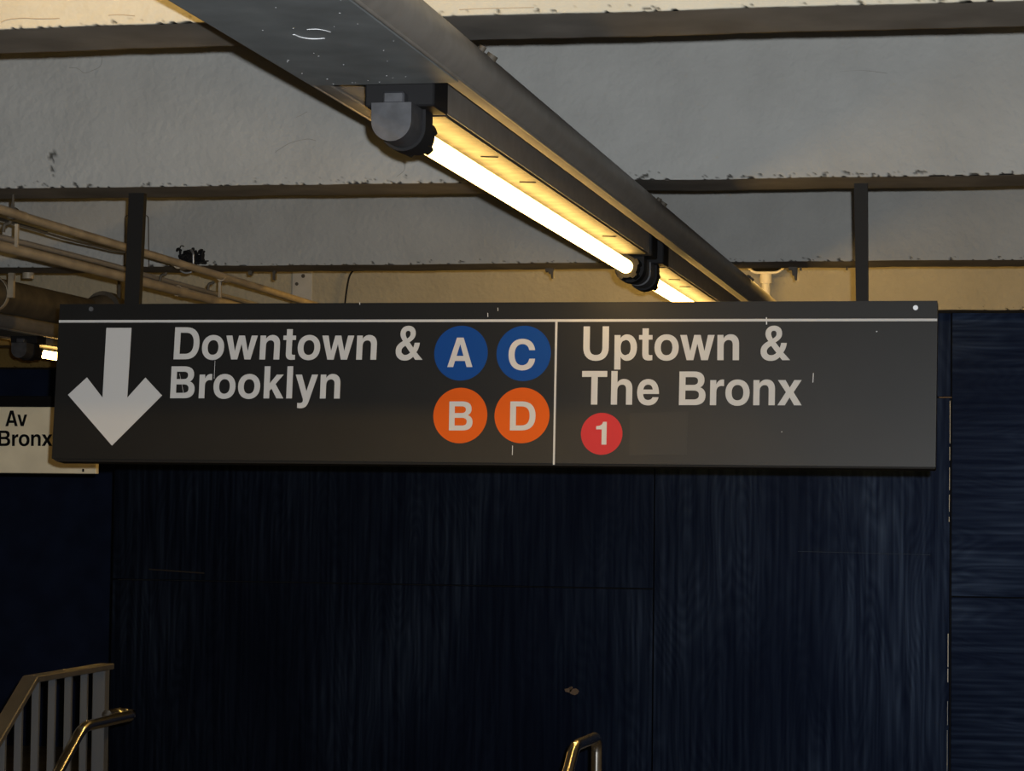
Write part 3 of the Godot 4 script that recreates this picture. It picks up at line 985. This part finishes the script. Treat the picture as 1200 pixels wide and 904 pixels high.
	var py := 1.6 + 0.772
	o = thing("water_main", "fat rusty brown pipe above the left end of the black sign", "pipe", Vector3(px, py, -9.0))
	st = mb()
	along_z(st, 0, 0, -9.5, 0.92, 0.064, 28)
	part("pipe", st, M.iron, o)
	st = mb()
	var fc := at_depth(127, 364, 9.97) - o.position
	along_z(st, fc.x, fc.y, 0.90, 0.97, 0.0755, 32)
	part("end_flange", st, M.iron, o)
	st = mb()
	tube(st, smooth_path([Vector3(0, 0, -0.80), Vector3(0.01, 0, -0.86), Vector3(fc.x, fc.y, -0.93), Vector3(fc.x, fc.y, -1.05)], 5), 0.064, 24)
	part("elbow", st, M.iron, o)
	st = mb()
	var zs := -0.12
	ring_about(st, Vector3(0, 0, -zs), Vector3(0, 0, 1), 0.0665, 0.003, 0.022)
	part("strap", st, M.conduit, o)
	st = mb()
	box_to(st, Vector3(0.066, -0.015, -zs - 0.012), Vector3(0.088, SOFFIT - py + 0.003, -zs + 0.008), 0.001)
	part("strap", st, M.conduit, o)
	st = mb()
	var rr := at_depth(140, 340, 9.95) - o.position
	box_to(st, Vector3(rr.x - 0.008, 0.05, rr.z - 0.006), Vector3(rr.x + 0.008, SOFFIT + 0.725 - py, rr.z + 0.006), 0.001)
	part("hanger_rod", st, M.iron, o)
	# small cap on the third beam's underside
	st = mb()
	var cp := at_height(33, 320, SOFFIT)
	tube(st, [cp + Vector3(0, 0.006, 0), cp + Vector3(0, -0.022, 0)], 0.022, 16)
	ob = part("ceiling_cap", st, M.conduit, self)
	tag(ob, "small round metal cap under the beam above the rusty pipe", "cap")
	# ragged bundle of cut wires at the third beam
	var wb := mb()
	var rng := RandomNumberGenerator.new()
	rng.seed = 77
	var base := at_depth(225, 300, 8.58)
	for k in 60:
		var p0 := base + Vector3(rng.randf_range(-.034, .034), rng.randf_range(-.020, .016), rng.randf_range(-.06, .03))
		var pts := [p0]
		for j in 3:
			var q: Vector3 = pts[-1] + Vector3(rng.randf_range(-.02, .02), rng.randf_range(-.02, .02), rng.randf_range(-.012, .012))
			q.x = clampf(q.x, base.x - .042, base.x + .042)
			q.y = clampf(q.y, base.y - .024, base.y + .022)
			pts.append(q)
		tube(wb, smooth_path(pts, 4), 0.0042, 6)
	tube(wb, smooth_path([base + Vector3(-.040, .0, 0), base + Vector3(-.046, .02, 0), base + Vector3(-.042, .036, 0), base + Vector3(-.030, .034, 0)], 4), 0.002, 6)
	tube(wb, smooth_path([base + Vector3(.02, -.020, 0), base + Vector3(.05, -.020, 0.01), base + Vector3(.062, -.019, 0)], 4), 0.0025, 6)
	ob = part("wire_bundle", wb, M.dark, self)
	tag(ob, "ragged black bundle of wires stuck on the beam above the pipes", "wires", "", "stuff")
	# thin wire loop behind the sign's left hanger
	st = mb()
	var wl := [at_depth(146, 312, 8.5), at_depth(146.3, 254.5, 8.5), at_depth(149, 252.5, 8.5), at_depth(171, 252.2, 8.5), at_depth(174, 254.5, 8.5), at_depth(174.5, 314, 8.5)]
	wl.push_front(at_depth(146, 311, 8.68))
	wl.append(at_depth(174.5, 313, 8.68))
	tube(st, rounded(wl, 0.006), 0.0016, 6)
	ob = part("wire_loop", st, M.iron, self)
	tag(ob, "thin wire loop showing on both sides of the sign's left hanger", "wire")
	# black cable dropping down the fourth beam
	st = mb()
	tube(st, smooth_path([at_depth(416, 309, 10.78), at_depth(413.5, 317, 10.78), at_depth(409.5, 324, 10.78), at_depth(407, 335, 10.78), at_depth(404.5, 354, 10.78), at_depth(402, 380, 10.78)], 6), 0.0042, 8)
	ob = part("drop_cable", st, M.dark, self)
	tag(ob, "black cable dropping down the cream beam above the word Downtown", "cable")
	# plate with two holes on the fourth beam
	o = thing("wall_plate", "pale upright plate with dark holes on the cream beam", "plate", at_depth(354.5, 335, 10.82))
	st = mb()
	box(st, Vector3.ZERO, Vector3(0.092, 0.30, 0.012), 0.001)
	part("plate", st, M.slab, o)
	for q in [[355, 323.5, .009], [347.5, 332.8, .008]]:
		st = mb()
		var c := at_depth(q[0], q[1], 10.81) - o.position
		tube(st, [Vector3(c.x, c.y, 0.002), Vector3(c.x, c.y, 0.0075)], q[2], 10)
		part("hole", st, M.iron, o)
	# clips under the third beam
	var clips := [[322, 317, 3.6, 11, 0], [646, 316, 7, 6, 1], [931, 317, 7, 10, 1], [938.5, 316.5, 1.6, 4, 0], [992.3, 316.5, 1.6, 4, 0], [294, 317.5, 5, 5, 0]]
	var names := ["small brown tab under the beam left of the black cable", "small dark beam clamp above the blue discs", "dark beam clamp beside the pale drain pipe", "short pin under the beam next to the dark clamp", "short pin under the beam beside the sign's right hanger", "small rusty stub under the beam near the pipes"]
	for k in clips.size():
		var q: Array = clips[k]
		st = mb()
		var c := at_depth(q[0], q[1], 8.87)
		var wd: float = q[2] * 8.87 / FOCAL
		var ht: float = q[3] * 8.87 / FOCAL
		var ol := PackedVector2Array([Vector2(-wd * .5, 0.004), Vector2(-wd * .5, -ht), Vector2(wd * .5, -ht), Vector2(wd * .5, 0.004)])
		if q[4] == 1: ol = PackedVector2Array([Vector2(-wd, 0.004), Vector2(-wd * .9, -0.012), Vector2(-wd * .4, -0.010), Vector2(-wd * .3, -ht), Vector2(0.0, -ht), Vector2(wd * .1, -ht - 0.016), Vector2(wd * .4, -ht - 0.015), Vector2(wd * .5, 0.004)])
		prism(st, ol, [], -0.01, 0.01, Transform3D(Basis(), Vector3(c.x, SOFFIT, c.z)))
		ob = part("beam_clip", st, M.iron, self)
		ob.name = numbered("beam_clip")
		tag(ob, names[k], "clip", "clips under the third beam")
	# drain pipe with coupling and saddle, down the fourth beam
	var dp := at_depth(897.5, 330, 10.72)
	o = thing("drain_pipe", "cream painted pipe with collar dropping behind the sign right of the fixture", "pipe", dp)
	st = mb()
	tube(st, rounded([Vector3(0, 0.02, 0), Vector3(0, -0.20, 0), Vector3(0, -0.20, -0.30)], 0.08), 0.019, 20)
	part("pipe", st, M.cream, o)
	st = mb()
	tube(st, [Vector3(0, -0.010, 0), Vector3(0, 0.030, 0)], 0.0255, 20)
	part("collar", st, M.cream, o)
	st = mb()
	tube(st, rounded([Vector3(-0.085, 0.09, 0), Vector3(-0.078, 0.058, 0), Vector3(-0.052, 0.037, 0), Vector3(0.052, 0.037, 0), Vector3(0.078, 0.058, 0), Vector3(0.085, 0.09, 0)], 0.02), 0.006, 10)
	part("saddle", st, M.cream, o)
	st = mb()
	box_to(st, Vector3(-0.07, 0.046, -0.05), Vector3(0.07, 0.16, 0.03), 0.02)
	part("junction_box", st, M.dark, o, "dark box held in the saddle")

# ------------------------------------------------------------------ rails of the stairs
func rails() -> void:
	var x := -3.02
	var top := 1.6 - 0.555
	var ze := at_side(121.5, 780, x).z
	var zb := at_side(36, 789, x).z
	var o := thing("stair_railing", "steel stair railing with flat top rail, post and upright bars at lower left", "railing", Vector3(x, 0, ze))
	var bend := Vector3(0, top, zb - ze)
	var foot := bend + Vector3(0, -2.1, 2.1 * 0.28 / 0.17)
	var slope := (foot - bend).normalized()
	var st := mb()
	# flat bar swept round the bend
	var half := 0.026
	var th := 0.020
	var path := [Vector3(0, top, -0.03), bend, foot]
	for i in 2:
		var a: Vector3 = path[i]
		var b: Vector3 = path[i + 1]
		var d := (b - a).normalized()
		var n := Vector3(1, 0, 0).cross(d).normalized() * -1.0
		box(st, (a + b) * .5 - Vector3(0, 0.0, 0), Vector3(half * 2, th, (b - a).length() + 0.006), 0.003, Basis(Vector3(1, 0, 0), n, Vector3(1, 0, 0).cross(n)))
	part("top_rail", st, M.brushed, o)
	st = mb()
	box_to(st, Vector3(-0.022, 0.0, -0.001), Vector3(0.022, top - 0.008, 0.045), 0.003)
	part("post", st, M.baluster, o)
	var k := 0
	for px in [98.5, 80, 61, 42, 22.5, 3.5, -16, -36, -57, -78]:
		var z := at_side(px, 820, x).z - ze
		var h := top - 0.008
		if z > bend.z: h = top - (z - bend.z) * 0.17 / 0.28 - 0.012
		var low := 0.06 if z < bend.z + 0.05 else maxf(h - 0.95, -1.4)
		st = mb()
		box_to(st, Vector3(-0.012, low, z - 0.008), Vector3(0.012, h, z + 0.008), 0.002)
		part("baluster", st, M.baluster, o)
	# round handrails either side of the flight
	var hy := 1.6 - 0.715
	var b1 := at_height(97, 852, hy)
	var e1 := at_height(144, 838, hy)
	o = thing("handrail", "round brassy handrail looping back to the railing post at lower left", "handrail", Vector3(b1.x, 0, b1.z), "round stair handrails")
	st = mb()
	var pts := [Vector3(0, hy - 1.9, 1.9 * 0.28 / 0.17), Vector3(0, hy, 0), Vector3(0, hy, e1.z - b1.z), Vector3(x - b1.x + 0.043, hy + 0.006, e1.z - b1.z - 0.01), Vector3(x - b1.x + 0.043, hy + 0.006, e1.z - b1.z + 0.10)]
	tube(st, rounded(pts, 0.055, 8), 0.0175, 20)
	part("rail", st, M.steel, o)
	st = mb()
	tube(st, rounded([Vector3(0, hy - 0.19, 0.28), Vector3(0, hy - 0.26, 0.28), Vector3(x - b1.x + 0.021, hy - 0.26, 0.28)], 0.03), 0.007, 10)
	part("bracket", st, M.baluster, o)
	var b2 := at_height(673, 875, hy)
	var e2 := at_height(695, 864.5, hy)
	o = thing("handrail", "round brassy handrail with end post below the middle of the black sign", "handrail", Vector3(b2.x, 0, b2.z), "round stair handrails")
	o.name = numbered("handrail")
	st = mb()
	var px2 := at_depth(698, 880, -e2.z).x - b2.x
	pts = [Vector3(0, hy - 1.9, 1.9 * 0.28 / 0.17), Vector3(0, hy, 0), Vector3(px2, hy, e2.z - b2.z - 0.02), Vector3(px2, hy - 0.09, e2.z - b2.z - 0.02), Vector3(px2, 0.0, e2.z - b2.z - 0.02)]
	tube(st, rounded(pts, 0.045, 8), 0.0175, 20)
	part("rail", st, M.steel, o)
	st = mb()
	box_to(st, Vector3(px2 - 0.05, 0.0, e2.z - b2.z - 0.07), Vector3(px2 + 0.05, 0.012, e2.z - b2.z + 0.03), 0.002)
	part("base_plate", st, M.baluster, o)

const TUBE_DOWN := 0.12

func _ready() -> void:
	# ---------------- camera: turned a little to the left of the hall's axis and up, horizon below the middle
	var deep := Vector3(600, -148, -FOCAL).normalized()           # the hall's axis in the camera's own axes
	var right := -Vector3(-14600, 30, -FOCAL)
	right = (right - deep * right.dot(deep)).normalized()
	var back := -deep
	var up := back.cross(right)
	cam_basis = Basis(right, up, back).transposed()
	var cam := Camera3D.new()
	cam.name = "camera"
	cam.fov = rad_to_deg(2.0 * atan(452.0 / FOCAL))
	cam.near = 0.05
	cam.far = 100.0
	cam.transform = Transform3D(cam_basis, EYE)
	add_child(cam)
	cam.current = true
	# ---------------- no daylight down here; exposure
	var we := WorldEnvironment.new()
	we.name = "environment"
	var env := Environment.new()
	env.background_mode = Environment.BG_COLOR
	env.background_color = Color(0, 0, 0)
	env.tonemap_mode = Environment.TONE_MAPPER_LINEAR
	env.tonemap_exposure = 1.0
	env.sdfgi_enabled = true
	env.ssao_enabled = true
	env.ssil_enabled = true
	we.environment = env
	add_child(we)
	# ---------------- the camera's flash, just above and right of the lens
	var flash := SpotLight3D.new()
	flash.name = "camera_flash"
	flash.light_color = Color(0.965, 1.0, 1.02).linear_to_srgb()
	flash.light_energy = 24.0
	flash.light_size = 0.01
	flash.spot_range = 40.0
	flash.spot_attenuation = 2.0
	flash.spot_angle = 44.0
	flash.spot_angle_attenuation = 1.0
	flash.shadow_enabled = true
	flash.position = EYE + cam_basis * Vector3(0.035, 0.04, 0.0)
	flash.basis = cam_basis * Basis(Vector3.UP, deg_to_rad(-2.0)) * Basis(Vector3.RIGHT, deg_to_rad(1.0))
	add_child(flash)

	make_materials()
	setting()
	# ---------------- things
	main_sign()
	small_sign()
	fixture("grey ceiling light trough with bare tubes passing behind the black sign", -1.085, -0.6, 9.75, [[-0.4, 1.85], [4.44, 6.93], [7.33, 9.6]], [[2.02, 4.205]], [4.95, 5.35, 6.45, 7.7, 7.95])
	fixture("far dim ceiling light trough beside the left end of the black sign", -4.40, 5.4, 13.4, [[5.7, 8.1], [10.78, 13.2]], [[8.25, 10.5]], [])
	added_bay_light("added unseen cross batten light that yellows the cream tinted beam", Vector3(-1.2, 2.72, -9.55), 0.5, 0.9)
	added_bay_light("added unseen cross batten light that warms the first beam", Vector3(-1.9, 2.85, -2.9), 0.6, 1.8)
	pipework()
	rails()
